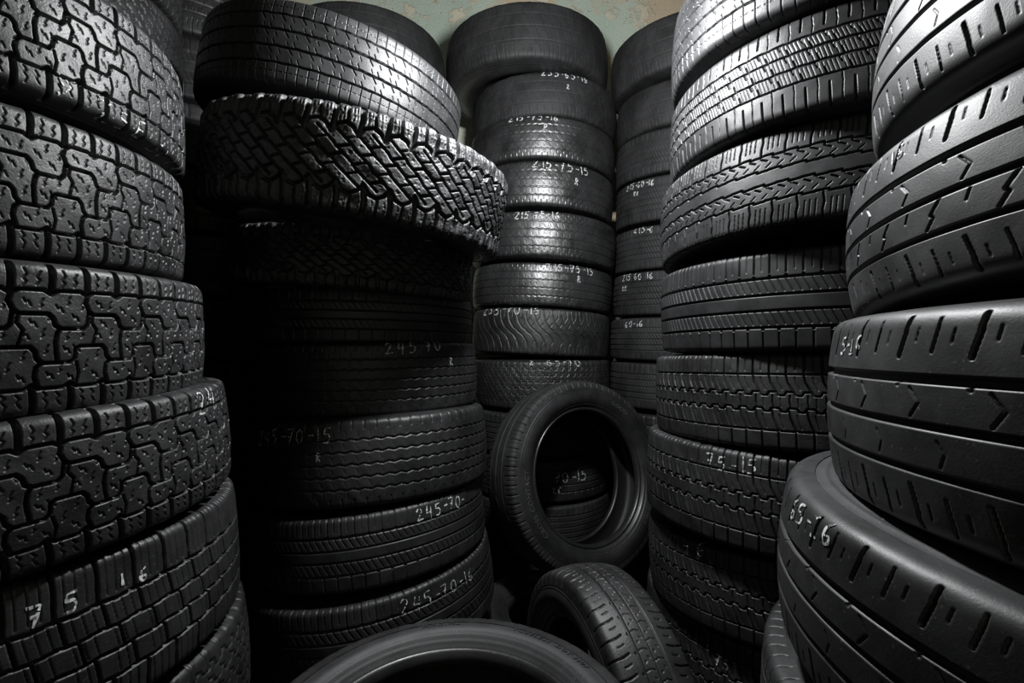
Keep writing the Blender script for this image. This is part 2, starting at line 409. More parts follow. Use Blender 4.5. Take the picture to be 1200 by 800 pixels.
def small_zigzag(R=0.349, tw=0.216, res=0.0024):
    p = Pattern(R, tw, 0.062, 0.006, res, M_TREAD, edge=0.0010, noise=0.0004, chip=0.0003, shoulder=0.028)
    rng = random.Random(8)
    for i, v in enumerate((0.66, 0.40, 0.14, -0.14, -0.42, -0.68)):
        o = 0.37 * i
        for h in (0, 0.5):
            a = rng.uniform(-0.03, 0.03)
            p.line([(o + h, v), (o + h + 0.10, v + 0.02 + a), (o + h + 0.16, v + 0.11), (o + h + 0.27, v + 0.11), (o + h + 0.33, v + a), (o + h + 0.5, v)], 2.3, 0.8)
            p.line([(o + h + 0.16, v + 0.11), (o + h + 0.10, v + 0.18), (o + h + 0.14, v + 0.27)], 2.0, 0.7)
    p.line([(0, 0.7), (0.04, 1.3)], 2.6, 0.8); p.line([(0.5, 0.7), (0.52, 1.3)], 2.6, 0.8); p.line([(0.3, -0.7), (0.3, -1.3)], 2.6, 0.8); p.line([(0.8, -0.7), (0.78, -1.3)], 2.6, 0.8)
    return p.build()

def touring(R=0.37, tw=0.19, res=0.0021, P=0.036, grooves=(0.50, 0.16, -0.16, -0.52), w=4.2, mat=None, diag=True, tips=True, center=False):
    p = Pattern(R, tw, P, 0.007, res, mat or M_SMOOTH, edge=0.0009, noise=0.0002)
    for v in grooves: p.ring(v, w)
    p.line([(0.0, grooves[0] + 0.10), (0.02, 1.3)], 2.2, 0.8); p.line([(0.5, grooves[-1] - 0.10), (0.48, -1.3)], 2.2, 0.8)
    if tips:
        p.line([(0.02, grooves[0]), (0.0, grooves[0] + 0.045)], 4.5, 0.9); p.line([(0.5, grooves[-1]), (0.5, grooves[-1] - 0.045)], 4.5, 0.9)
        p.line([(0.5, grooves[0] + 0.16), (0.5, 1.05)], 1.4, 0.35)
    if diag:
        for i, (hi, lo) in enumerate(zip(grooves[:-1], grooves[1:])):
            if i == (len(grooves) - 2) / 2 and not center: continue
            for k in (0, 0.5):
                p.line([(k, hi - 0.03), (k + 0.38, lo + 0.06)], 1.8, 0.55)
    return p.build()

def stepped_rib(R=0.40, tw=0.197, res=0.0012):
    p = Pattern(R, tw, 0.046, 0.0075, res, M_SMOOTH, edge=0.0009, noise=0.0002)
    for v, o in ((0.52, 0), (0.20, 0.3), (-0.12, 0.6), (-0.46, 0.1)):
        p.line([(o - 1, v), (o - 0.5, v + 0.014), (o - 0.48, v - 0.022), (o, v - 0.01), (o, v), (o + 0.5, v + 0.014), (o + 0.52, v - 0.022), (o + 1, v - 0.01)], 3.6)
    p.line([(0.0, 0.52), (0.02, 0.68), (0.10, 0.82), (0.08, 1.3)], 2.8, 0.9)
    p.line([(0.4, -0.5), (0.42, -0.7), (0.34, -0.85), (0.36, -1.3)], 2.8, 0.9)
    for k in (0.3, 0.5, 0.72):
        p.line([(k, 0.66), (k + 0.08, 0.98)], 1.3, 0.5); p.line([(k + 0.4, -0.62), (k + 0.32, -0.95)], 1.3, 0.5)
    p.line([(0.0, 0.46), (0.26, 0.40)], 2.6, 0.8); p.line([(0.50, 0.46), (0.74, 0.40)], 2.6, 0.8)
    p.line([(0.2, 0.26), (0.42, 0.34)], 1.5, 0.5); p.line([(0.7, 0.26), (0.92, 0.34)], 1.5, 0.5)
    p.line([(0.2, -0.18), (0.44, -0.24)], 2.6, 0.8); p.line([(0.70, -0.18), (0.94, -0.24)], 2.6, 0.8)
    p.line([(0.0, -0.40), (0.2, -0.32)], 1.5, 0.5); p.line([(0.5, -0.40), (0.7, -0.32)], 1.5, 0.5)
    return p.build()

def chevron(R=0.38, tw=0.195, res=0.0012, arrows=False):
    p = Pattern(R, tw, 0.070, 0.0075, res, M_FRONT, edge=0.0009, noise=0.00012, crown=0.006, shoulder=0.034, bead=0.55)
    p.ring(0.38, 7.5); p.ring(-0.03, 5.5); p.ring(-0.44, 5.5)
    for sg in (1, -1):
        o = 0.0 if sg > 0 else 0.2
        p.line([(o, sg * 0.58), (o + 0.07, sg * 0.78), (o + 0.10, sg * 0.95)], 3.4, 0.8)
        p.line([(o + 0.5, sg * 0.62), (o + 0.56, sg * 0.82), (o + 0.57, sg * 0.92)], 1.8, 0.5)
        p.line([(o + 0.25, sg * 0.72), (o + 0.28, sg * 0.84)], 1.2, 0.25); p.line([(o + 0.75, sg * 0.70), (o + 0.78, sg * 0.82)], 1.2, 0.25)
    p.line([(0.22, 0.30), (0.36, 0.17), (0.24, 0.04)], 1.5, 0.45)
    if arrows:
        p.line([(0.90, -0.08), (0.74, -0.22), (0.78, -0.26), (0.66, -0.38)], 2.2, 0.7)
        p.line([(0.35, -0.08), (0.28, -0.20)], 1.4, 0.4)
    else:
        p.line([(0.62, -0.14), (0.72, -0.24), (0.66, -0.36)], 1.2, 0.25)
    p.line([(0.0, 0.325), (0.01, 0.315)], 2.6, 0.8)
    return p.build()

def lug_at(R=0.39, tw=0.206, res=0.0013):
    p = Pattern(R, tw, 0.066, 0.008, res, M_TREAD, edge=0.0010, noise=0.0004, chip=0.0002)
    for k in (0, 0.5):
        p.line([(k, 0.60), (k + 0.02, 1.3)], 2.8, 0.9); p.line([(k + 0.25, -0.62), (k + 0.25, -1.3)], 2.8, 0.9)
        p.line([(k + 0.25, 0.66), (k + 0.27, 1.1)], 1.4, 0.45)
        p.line([(k + 0.0, 0.56), (k + 0.05, 0.40), (k + 0.20, 0.20)], 3.0, 0.9); p.line([(k + 0.24, 0.52), (k + 0.28, 0.40), (k + 0.38, 0.26)], 1.4, 0.4)
        p.line([(k + 0.06, -0.18), (k + 0.12, -0.36), (k + 0.24, -0.58)], 3.0, 0.9); p.line([(k + 0.28, -0.26), (k + 0.40, -0.54)], 1.4, 0.4)
        p.line([(k + 0.1, 0.14), (k + 0.09, 0.0), (k + 0.12, -0.12)], 2.0, 0.6); p.line([(k + 0.32, 0.08), (k + 0.34, -0.10)], 1.3, 0.35)
    p.line([(0, 0.58), (0.5, 0.58), (1, 0.58)], 3.0)
    for h in (0, 0.5):
        p.line([(h, 0.21), (h + 0.20, 0.21), (h + 0.25, 0.14), (h + 0.44, 0.14), (h + 0.5, 0.21)], 3.0)
        p.line([(h, -0.20), (h + 0.06, -0.13), (h + 0.28, -0.13), (h + 0.34, -0.20), (h + 0.5, -0.20)], 3.0)
    p.line([(0, -0.60), (0.5, -0.60), (1, -0.60)], 3.0)
    return p.build()

def curved_slot(R=0.31, tw=0.155, res=0.0015, mat=None):
    p = Pattern(R, tw, 0.036, 0.0062, res, mat or M_TREAD, edge=0.0008, noise=0.0002, crown=0.007, bead=0.63, shoulder=0.028)
    p.ring(0.33, 3.6, 1, 0.0); p.ring(0.0, 3.4); p.ring(-0.34, 3.4)
    p.line([(0.0, 0.33), (0.04, 0.37)], 4.5, 0.9)
    for sg in (1, -1):
        p.line([(0.10, sg * 0.55), (0.0, sg * 0.70), (-0.03, sg * 0.90), (0.0, sg * 1.25)], 2.6, 0.8)
        p.line([(0.60, sg * 0.58), (0.52, sg * 0.68), (0.52, sg * 0.76)], 1.8, 0.6)
    for lo, hi, o in ((0.0, 0.33, 0.1), (-0.34, 0.0, 0.5)):
        p.line([(o, hi - 0.03), (o + 0.08, (lo + hi) / 2), (o - 0.02, lo + 0.03)], 1.4, 0.6)
        p.line([(o + 0.4, hi - 0.10), (o + 0.48, hi - 0.14)], 1.5, 0.5); p.line([(o + 0.6, lo + 0.08), (o + 0.68, lo + 0.12)], 1.5, 0.5)
    return p.build()

def plain_low(R=0.37, tw=0.18, res=0.005):
    p = Pattern(R, tw, 0.05, 0.006, res, M_TREAD, edge=0.0025, noise=0.0)
    for v in (0.5, 0.0, -0.5): p.ring(v, 6)
    p.line([(0, 0.6), (0, 1.2)], 5, 0.7); p.line([(0.5, -0.6), (0.5, -1.2)], 5, 0.7)
    return p.build()

PAT['all_terrain'] = all_terrain()
PAT['block_highway'] = block_highway()
PAT['mud'] = mud()
PAT['saw'] = rib_saw()
PAT['saw_dense'] = rib_saw(R=0.395, tw=0.195, res=0.0011, dense=True)
PAT['zig'] = zig_rib()
PAT['zig_fine'] = zig_rib(R=0.375, tw=0.21, res=0.0021, n=5, P=0.032, mat=M_TREAD)
PAT['worn'] = worn_curved()
PAT['curved'] = curved_all_season()
PAT['small_zigzag'] = small_zigzag()
PAT['tour'] = touring(res=0.002)
PAT['tour_close'] = touring(R=0.39, tw=0.205, res=0.0013, P=0.032, grooves=(0.46, 0.12, -0.2, -0.54))
PAT['stepped'] = stepped_rib()
PAT['chevron'] = chevron()
PAT['arrow'] = chevron(arrows=True)
PAT['lug_at'] = lug_at()
PAT['fine_rib'] = touring(R=0.37, tw=0.195, res=0.0028, P=0.03, grooves=(0.55, 0.28, 0.0, -0.28, -0.55), w=3.0, mat=M_DULL, center=True, tips=False)
PAT['curved_slot'] = curved_slot()
PAT['leaning'] = curved_slot(R=0.38, tw=0.19, res=0.002)
PAT['low'] = plain_low()

# ------------------------------------------------------------------ chalk handwriting
GLYPH = {   # strokes in a cell 0..1 wide, 0..1.6 high
 '0': [[(.5, 1.5), (.15, 1.2), (.1, .6), (.35, .1), (.7, .15), (.9, .7), (.8, 1.3), (.5, 1.5)]],
 '1': [[(.45, 1.55), (.5, .05)]],
 'I': [[(.3, 1.2), (.6, 1.5), (.5, .05)], [(.2, .05), (.85, .1)]],
 '2': [[(.1, 1.2), (.35, 1.5), (.75, 1.4), (.8, 1.1), (.45, .6), (.08, .1), (.95, .12)]],
 '3': [[(.15, 1.45), (.6, 1.5), (.75, 1.2), (.4, .85), (.8, .6), (.7, .15), (.1, .1)]],
 '4': [[(.3, 1.5), (.1, .7), (.85, .75)], [(.75, 1.4), (.65, .0)]],
 '5': [[(.9, 1.5), (.3, 1.45), (.2, .9), (.65, .95), (.85, .55), (.6, .1), (.1, .12)]],
 '6': [[(.75, 1.5), (.3, 1.1), (.15, .5), (.4, .08), (.8, .25), (.75, .65), (.3, .6)]],
 '7': [[(.1, 1.45), (.9, 1.5), (.45, .0)], [(.3, .75), (.8, .8)]],
 '9': [[(.85, 1.2), (.5, 1.5), (.2, 1.1), (.5, .8), (.85, 1.2), (.8, .5), (.55, .0)]],
 '-': [[(.2, .8), (.8, .82)]],
 '.': [[(.45, .75), (.55, .8)]],
 'R': [[(.2, .0), (.25, 1.45), (.75, 1.35), (.7, .95), (.25, .8), (.85, .05)]],
 'M': [[(.1, .0), (.2, 1.4), (.5, .6), (.8, 1.4), (.9, .0)]],
 'C': [[(.85, 1.3), (.5, 1.45), (.2, .9), (.3, .2), (.85, .1)]],
 'Z': [[(.1, 1.4), (.85, 1.5), (.15, .1), (.95, .1)], [(.3, .7), (.75, .8)]],
 'S': [[(.9, 1.4), (.3, 1.45), (.25, 1.0), (.8, .8), (.75, .2), (.1, .15)]],
 'E': [[(.8, 1.5), (.2, 1.4), (.2, .1), (.85, .1)], [(.2, .8), (.7, .8)]],
 'D': [[(.1, 1.6), (.6, 1.3), (.95, .8), (.5, .2), (.2, .0), (.15, .2)], [(.1, 1.6), (.5, .7)]],
 ')': [[(.3, 1.4), (.6, .8), (.3, .1)]],
 '_': [[(.0, .9), (.3, .6), (.6, .75), (.9, .6)], [(.2, .5), (.7, .45)]],
 ' ': [],
}
def chalk_mesh(p, texts, seed):
    rng = random.Random(seed); V = []; F = []
    for (txt, th0, v0, hgt, slope, wid) in texts:
        sc = hgt / 1.6; u = math.radians(th0) * p.R; s0 = v0 * p.hw
        adv = sc * 1.35; x = 0.0
        for ch in txt:
            jy = rng.uniform(-0.12, 0.12) * sc; rot = rng.uniform(-0.08, 0.08); zs = rng.uniform(0.9, 1.08)
            for st in GLYPH[ch]:
                pts = [((a * math.cos(rot) - b * math.sin(rot)) * sc * zs, (b * math.cos(rot) + a * math.sin(rot)) * sc * zs) for a, b in st]
                pts = [(u + x + a, s0 + jy + b + slope * (x + a)) for a, b in pts]
                # smooth + resample
                q = np.array(pts, float)
                if len(q) > 2:
                    t = np.concatenate([[0], np.cumsum(np.hypot(*(q[1:] - q[:-1]).T))]); n = max(8, int(t[-1] / 0.0009))
                    tt = np.linspace(0, t[-1], n); q = np.stack([np.interp(tt, t, q[:, 0]), np.interp(tt, t, q[:, 1])], 1)
                    for _ in range(3): q[1:-1] = (q[:-2] + 2 * q[1:-1] + q[2:]) / 4
                else:
                    t = np.linspace(0, 1, max(4, int(np.hypot(*(q[1] - q[0])) / 0.0009)))[:, None]; q = q[0] * (1 - t) + q[1] * t
                h = p.height(q[:, 0], q[:, 1])
                d = np.gradient(q, axis=0); d /= (np.hypot(d[:, 0], d[:, 1])[:, None] + 1e-9)
                w = wid * (1 + 0.35 * np.sin(np.arange(len(q)) * 0.23 + rng.random() * 6)) / 2
                prev = None
                for i in range(len(q)):
                    if h[i] < -0.0042 or rng.random() < 0.03: prev = None; continue
                    k = len(V)
                    for sgn in (1, -1):
                        uu = q[i, 0] - sgn * d[i, 1] * w[i]; ss = q[i, 1] + sgn * d[i, 0] * w[i]
                        r, z, ph = p.at(np.array([ss])); o = 0.0009 + max(h[i], -0.0010)
                        rr = float(r[0] + o * math.cos(ph[0])); zc = float(z[0] + o * math.sin(ph[0])); th = uu / p.R
                        V.append((rr * math.cos(th), rr * math.sin(th), zc))
                    if prev is not None: F.append((prev, prev + 1, k + 1, k))
                    prev = k
            x += adv * (0.62 if ch in '-.1 ' else 1.0)
    me = bpy.data.meshes.new('chalk_marking'); me.from_pydata(V, [], F); me.materials.append(M_CHALK); me.update()
    return me

# ------------------------------------------------------------------ embossed sidewall lettering
def emboss_mesh(p, items):
    """items: (text, start angle deg, radius fraction of the sidewall, letter height, reversed)"""
    bm_v, bm_f = [], []
    rs = np.array([q[0] for q in p.side_pts][::-1]); zs = np.array([q[1] for q in p.side_pts][::-1])
    for txt, a0, r0, hgt in items:
        cu = bpy.data.curves.new('lettering', 'FONT'); cu.body = txt; cu.size = hgt * 1.35; cu.extrude = 0.0012; cu.space_character = 1.15
        cu.resolution_u = 3
        o = bpy.data.objects.new('lettering', cu); COL.objects.link(o)
        dg = bpy.context.evaluated_depsgraph_get(); me = bpy.data.meshes.new_from_object(o.evaluated_get(dg))
        COL.objects.unlink(o); bpy.data.objects.remove(o); bpy.data.curves.remove(cu)
        k = len(bm_v)
        for v in me.vertices:
            th = math.radians(a0) - v.co.x / r0; r = r0 + v.co.y
            z = float(np.interp(r, rs, zs)) + 0.0006 + v.co.z
            bm_v.append((r * math.cos(th), r * math.sin(th), z))
        for f in me.polygons: bm_f.append(tuple(i + k for i in f.vertices))
        bpy.data.meshes.remove(me)
    me = bpy.data.meshes.new('embossed_lettering'); me.from_pydata(bm_v, [], bm_f); me.materials.append(M_LETTER); me.update()
    return me

# ------------------------------------------------------------------ tires
def make_tire(pat, loc, M3, R, tw, label, group=None, mat=None, chalk=None, emboss=None, seed=0, side=None):
    p = PAT[pat]
    t = bpy.data.objects.new('tire', None); COL.objects.link(t)
    t.empty_display_size = 0.1
    k = R / p.R; kz = tw / p.tw
    t.matrix_world = Matrix.Translation(loc) @ M3.to_4x4() @ Matrix.Diagonal((k, k, kz, 1))
    t['label'] = label; t['category'] = 'tire'
    if group: t['group'] = group
    me = p.meshes
    tr = obj('tread', me['tread'], t)
    if mat is not None:
        tr.material_slots[0].link = 'OBJECT'; tr.material_slots[0].material = mat
    su = obj('sidewall', me['up'], t); sd = obj('sidewall', me['down'], t)
    if side is not None:
        for q in (su, sd): q.material_slots[0].link = 'OBJECT'; q.material_slots[0].material = side
    obj('bead', me['bup'], su); obj('bead', me['bdown'], sd)
    obj('inner_liner', me['liner'], t)
    for i, item in enumerate(chalk or []):
        c = obj('chalk_marking', chalk_mesh(p, [item], seed * 7 + i), t); c['label'] = 'white chalk handwriting'
    for item in emboss or []:
        obj('embossed_lettering', emboss_mesh(p, [item]), su)
    return t

def tilt(tx, ty, spin=0.0):
    return Matrix.Rotation(math.radians(tx), 3, 'X') @ Matrix.Rotation(math.radians(ty), 3, 'Y') @ Matrix.Rotation(math.radians(spin), 3, 'Z')

# stack, tread, centre (m), outer radius, tread width, tilt (deg), tread material, label, chalk writing
TIRES = [
    ('A', 'all_terrain', (-1.0160, 0.8170, 1.5850), 0.3830, 0.1910, (0.5, -2.0, 215), None,
     'Blocky all-terrain tire with light worn lugs, top of the left front stack',
     [('D', 125.8, -0.958, 0.032, 0, 0.0022), ('ZSE', 134.17, -1.12, 0.04, 0.01, 0.0022), ('S)', 153.13, -1.273, 0.0349, 0.01, 0.0022)]),
    ('A', 'all_terrain', (-1.0070, 0.8020, 1.3700), 0.3830, 0.1950, (1.1, 0.0, 262), None,
     'Blocky all-terrain tire, second from top of the left front stack',
     [('_', 93.37, -0.122, 0.0108, 0, 0.0022)]),
    ('A', 'all_terrain', (-0.9470, 0.7630, 1.1570), 0.3880, 0.1900, (1.4, 0.1, 309), None,
     'Blocky all-terrain tire at eye level, third from top of the left front stack',
     None),
    ('A', 'all_terrain', (-0.9130, 0.7930, 0.9490), 0.3880, 0.1870, (2.5, -3.3, 356), None,
     'Blocky all-terrain tire chalked 24, fourth from top of the left front stack',
     [('24', 8.15, 0.569, 0.0424, -0.059, 0.003)]),
    ('A', 'block_highway', (-0.9030, 0.8120, 0.7290), 0.3860, 0.2130, (0.6, -3.4, 43), None,
     'Tire with small tread blocks and chalked 75 16 in the left front stack',
     [('7', -78.7, 0.51, 0.027, 0, 0.0032), ('5', -73.36, 0.49, 0.0262, 0, 0.0032), ('1', -64.31, 0.534, 0.0214, 0, 0.0032), ('6', -60.36, 0.498, 0.0222, 0, 0.0032)]),
    ('A', 'small_zigzag', (-0.8960, 0.8400, 0.5000), 0.3860, 0.2000, (1.5, -3.3, 90), None,
     'Tire with zigzag blocks under the one chalked 75 16, left front stack',
     None),
    ('A', 'low', (-0.9000, 0.8600, 0.2910), 0.3800, 0.1700, (0.0, 0.0, 137), None,
     'Dark shadowed tire, seventh from top in the left front stack',
     None),
    ('A', 'low', (-0.9000, 0.8600, 0.0970), 0.3800, 0.1700, (0.0, 0.0, 184), None,
     'Dark shadowed tire, lowest in the left front stack',
     None),
    ('B', 'saw', (-0.5481, 1.5226, 1.8686), 0.3786, 0.1997, (0.1, 10.3, 246), None,
     'Shiny ribbed highway tire resting on top of the big knobby mud tire',
     None),
    ('B', 'mud', (-0.4517, 1.4680, 1.5842), 0.4298, 0.2283, (2.7, 8.4, 293), None,
     'Big knobby mud tire jutting out near the top of the left middle stack',
     None),
    ('B', 'mud', (-0.5294, 1.6463, 1.3900), 0.3900, 0.1560, (1.6, 4.2, 340), None,
     'Shadowed knobby tire directly beneath the big jutting mud tire',
     None),
    ('B', 'tour', (-0.5221, 1.7118, 1.2190), 0.3775, 0.1520, (-1.0, 0.6, 27), M_TREAD,
     'Narrow dark tire two below the big mud tire in the left middle stack',
     None),
    ('B', 'zig_fine', (-0.4867, 1.6900, 1.0335), 0.3619, 0.2028, (-1.3, -1.2, 74), None,
     'Wavy-ribbed tire chalked 245 70 with an R, left middle stack',
     [('245 70', -142.41, 0.668, 0.0405, 0.063, 0.0035), ('R', -109.16, 0.317, 0.0299, 0, 0.003)]),
    ('B', 'zig_fine', (-0.4701, 1.6546, 0.7954), 0.3817, 0.2288, (-3.9, -3.4, 121), M_TREAD,
     'Wavy-ribbed tire chalked 245-70-15, fifth tire below the shiny highway tire',
     [('245-70-15', 108.31, 0.496, 0.0405, 0.018, 0.0028), ('R', 141.58, 0.113, 0.0228, 0, 0.0028)]),
    ('B', 'tour', (-0.4649, 1.6276, 0.5624), 0.3692, 0.1903, (-3.5, -5.8, 168), M_TREAD,
     'Straight-grooved tire chalked 245-70 in the lower left middle stack',
     [('245-70-', 136.69, 0.545, 0.0352, -0.002, 0.0034)]),
    ('B', 'tour', (-0.4597, 1.6359, 0.3450), 0.3942, 0.1997, (-0.9, -7.6, 215), M_TREAD,
     'Tilted dark tire with faint chalk, just behind the tire lying in front',
     [('245-70-16', 80.91, 0.463, 0.0372, -0.024, 0.0022)]),
    ('B', 'low', (-0.4600, 1.6200, 0.1160), 0.3850, 0.2080, (0.0, 0.0, 262), None,
     'Dark shadowed tire, lowest in the left middle stack',
     None),
    ('C', 'worn', (0.0750, 2.4900, 2.5160), 0.4120, 0.2400, (1.2, 0.2, 277), None,
     'Wide dull worn tire set off-centre on top of the central rear stack',
     None),
    ('C', 'worn', (0.1689, 2.5503, 2.2748), 0.3760, 0.1967, (-0.1, 1.8, 324), None,
     'Worn tire chalked 235-65-16, second from top of the central rear stack',
     [('235-65-16', -60.15, 0.765, 0.0381, -0.02, 0.0045), ('R', -42.07, 0.207, 0.023, 0, 0.004)]),
    ('C', 'zig', (0.1545, 2.5297, 2.0616), 0.3749, 0.1875, (-1.3, 2.8, 11), M_GLOSSY,
     'Wavy-ribbed tire chalked 215-75-16, third from top of the central rear stack',
     [('215-75-16', -129.31, 0.787, 0.0384, -0.027, 0.0045), ('R', -103.78, 0.229, 0.0326, 0, 0.0045)]),
    ('C', 'zig', (0.1555, 2.5111, 1.8473), 0.3636, 0.1967, (-2.0, 3.3, 58), M_GLOSSY,
     'Shiny wavy-ribbed tire chalked 215-75-15, fourth from top of central rear stack',
     [('215-75-15', -159.35, 0.663, 0.0463, -0.039, 0.0045), ('R', -127.93, 0.046, 0.0312, 0, 0.0045)]),
    ('C', 'zig', (0.1638, 2.5266, 1.6248), 0.3708, 0.2039, (-1.4, 3.7, 105), M_GLOSSY,
     'Shiny wavy-ribbed tire chalked 215 75-16, fifth from top of central rear stack',
     [('215 75-16', 139.37, 0.61, 0.0343, 0.03, 0.0045), ('R', 163.64, 0.228, 0.0262, 0, 0.004)]),
    ('C', 'zig', (0.1586, 2.5503, 1.4044), 0.3636, 0.1916, (-1.1, 3.6, 152), M_GLOSSY,
     'Wavy-ribbed tire chalked 215-75-15 at eye level in the central rear stack',
     [('215-75-15', 116.22, 0.621, 0.0417, 0.017, 0.0045), ('R', 140.37, 0.191, 0.0327, 0, 0.0045)]),
    ('C', 'curved', (0.1504, 2.5400, 1.1819), 0.3553, 0.2070, (-2.1, 2.6, 199), None,
     'Tire with curving tread blocks chalked 235-70-16, central rear stack',
     [('235-70-16', 14.84, 0.697, 0.0502, 0.019, 0.0045)]),
    ('C', 'small_zigzag', (0.1545, 2.5225, 0.9461), 0.3492, 0.2163, (-0.6, 0.1, 246), None,
     'Tire with small zigzag blocks chalked 265-70, just above the upright open tire',
     [('2', 11.2, 0.851, 0.0309, 0, 0.0035), ('65-70', 23.88, 0.82, 0.046, -0.028, 0.0035)]),
    ('C', 'fine_rib', (0.1500, 2.5200, 0.7210), 0.3550, 0.1820, (0.0, 0.0, 293), None,
     'Dark tire hidden behind the top of the upright open tire, central rear stack',
     None),
    ('C', 'tour', (0.1500, 2.5200, 0.5150), 0.3550, 0.1820, (0.0, 0.0, 340), None,
     'Tire chalked 70-15 seen through the hole of the upright open tire',
     [('70-15', -64.49, -0.017, 0.052, -0.016, 0.005), ('RC', -65.12, -0.522, 0.032, 0, 0.004)]),
    ('C', 'fine_rib', (0.1500, 2.5200, 0.3090), 0.3550, 0.1820, (0.0, 0.0, 27), None,
     'Tire below the chalked 70-15 tire seen through the upright tire hole',
     None),
    ('C', 'low', (0.1500, 2.5200, 0.1030), 0.3550, 0.1820, (0.0, 0.0, 74), None,
     'Dark shadowed tire, lowest in the central rear stack',
     None),
    ('D', 'worn', (0.8879, 2.3906, 2.4715), 0.3904, 0.2204, (3.1, -2.3, 308), None,
     'Wide worn tire on top of the right rear stack',
     None),
    ('D', 'worn', (0.9033, 2.4421, 2.2408), 0.3646, 0.1947, (3.5, -0.4, 355), None,
     'Dark worn tire, second from top of the right rear stack',
     None),
    ('D', 'fine_rib', (0.9043, 2.4535, 2.0245), 0.3667, 0.1926, (3.3, 1.0, 42), None,
     'Fine-ribbed tire, third from top of the right rear stack',
     None),
    ('D', 'fine_rib', (0.9064, 2.4566, 1.8092), 0.3687, 0.1947, (2.7, 1.3, 89), None,
     'Fine-ribbed tire chalked 215-60-16 RR, fourth from top of the right rear stack',
     [('215-60-16', 108.24, 0.7, 0.0291, -0.05, 0.004), ('RR', 117.17, 0.275, 0.0244, 0, 0.004)]),
    ('D', 'fine_rib', (0.9033, 2.4720, 1.5919), 0.3698, 0.1947, (2.1, 0.4, 136), None,
     'Fine-ribbed tire chalked 215-6, fifth from top of the right rear stack',
     [('215-6', 71.92, 0.763, 0.0341, -0.085, 0.004)]),
    ('D', 'fine_rib', (0.8961, 2.4627, 1.3745), 0.3698, 0.1967, (1.3, 0.8, 183), None,
     'Fine-ribbed tire chalked 215 60 16 RM, sixth from top of right rear stack',
     [('215 60 16', 12.07, 0.668, 0.0332, -0.016, 0.004), ('RM', 12.35, 0.2, 0.0249, 0, 0.004)]),
    ('D', 'fine_rib', (0.8817, 2.4638, 1.1572), 0.3718, 0.1916, (0.0, 0.7, 230), None,
     'Fine-ribbed tire chalked 60-16 in the right rear stack',
     [('60-16', -26.61, 0.566, 0.0334, 0.011, 0.004)]),
    ('D', 'fine_rib', (0.8786, 2.4545, 0.9368), 0.3718, 0.2050, (-0.7, 0.6, 277), None,
     'Fine-ribbed tire without chalk just beside the top of the upright open tire',
     None),
    ('D', 'low', (0.8800, 2.4600, 0.7192), 0.3700, 0.1815, (0.0, 0.0, 324), None,
     'Dark shadowed tire, ninth from top in the right rear stack',
     None),
    ('D', 'low', (0.8800, 2.4600, 0.5137), 0.3700, 0.1815, (0.0, 0.0, 11), None,
     'Dark shadowed tire, tenth from top in the right rear stack',
     None),
    ('D', 'low', (0.8800, 2.4600, 0.3082), 0.3700, 0.1815, (0.0, 0.0, 58), None,
     'Dark shadowed tire, eleventh from top in the right rear stack',
     None),
    ('D', 'low', (0.8800, 2.4600, 0.1028), 0.3700, 0.1815, (0.0, 0.0, 105), None,
     'Dark shadowed tire, lowest in the right rear stack',
     None),
    ('E', 'saw', (0.8162, 1.2307, 1.9047), 0.3880, 0.2014, (0.3, 2.4, 339), None,
     'Bright ribbed tire cut by the picture top, top of the right middle stack',
     None),
    ('E', 'saw_dense', (0.8321, 1.2572, 1.6842), 0.3996, 0.1919, (-2.7, 0.9, 26), None,
     'Bright tire with dense sipes, second from top of the right middle stack',
     None),
    ('E', 'stepped', (0.8194, 1.2964, 1.4659), 0.4017, 0.1972, (-4.3, 0.7, 73), None,
     'Tire with stepped ribs and shoulder slots, third from top of right middle stack',
     None),
    ('E', 'tour_close', (0.8169, 1.3225, 1.2348), 0.3901, 0.2120, (-1.1, -0.7, 120), None,
     'Straight-grooved tire with diagonal sipes, fourth from top of the right middle stack',
     None),
    ('E', 'lug_at', (0.8067, 1.3441, 1.0027), 0.3890, 0.2056, (-3.0, 0.2, 167), None,
     'Blocky tire without chalk, fifth from top of the right middle stack',
     None),
    ('E', 'lug_at', (0.7865, 1.3536, 0.7695), 0.3933, 0.2131, (-2.2, 2.7, 214), None,
     'Blocky tire chalked 75-15, sixth from top of the right middle stack',
     [('75-15', -1.46, 0.535, 0.0351, 0.049, 0.003)]),
    ('E', 'lug_at', (0.7876, 1.3695, 0.5426), 0.3837, 0.1929, (-4.8, -0.5, 261), None,
     'Blocky tire chalked 16, seventh from top of the right middle stack',
     [('-16', -59.03, 0.561, 0.0474, 0.198, 0.0032)]),
    ('E', 'lug_at', (0.7992, 1.4003, 0.3221), 0.3943, 0.2014, (-2.7, 1.3, 308), None,
     'Low blocky tire chalked 75 beside the leaning open tire',
     [('75', -90.76, 0.348, 0.0253, -0.118, 0.0032)]),
    ('E', 'low', (0.8000, 1.4050, 0.1030), 0.3850, 0.1820, (0.0, 0.0, 355), None,
     'Dark shadowed tire, lowest in the right middle stack',
     None),
    ('F', 'chevron', (0.8227, 0.5092, 1.4986), 0.3543, 0.1919, (-0.9, 5.8, 10), None,
     'Smooth grooved tire cut by the picture top, right front stack',
     None),
    ('F', 'arrow', (0.8256, 0.5187, 1.2858), 0.3838, 0.1872, (-6.1, 2.5, 57), None,
     'Tire with wide grooves and arrow sipes, second from top of right front stack',
     [('16', 115.28, 0.667, 0.0213, 0.09, 0.0024)]),
    ('F', 'chevron', (0.7410, 0.4465, 1.0721), 0.3762, 0.2033, (-0.8, 0.8, 104), None,
     'Big grooved tire chalked 5-16, third from top of the right front stack',
     [('5-I6', 56.57, 0.575, 0.0192, 0.061, 0.0024)]),
    ('F', 'chevron', (0.6982, 0.4845, 0.8546), 0.3781, 0.1910, (2.7, 1.9, 151), None,
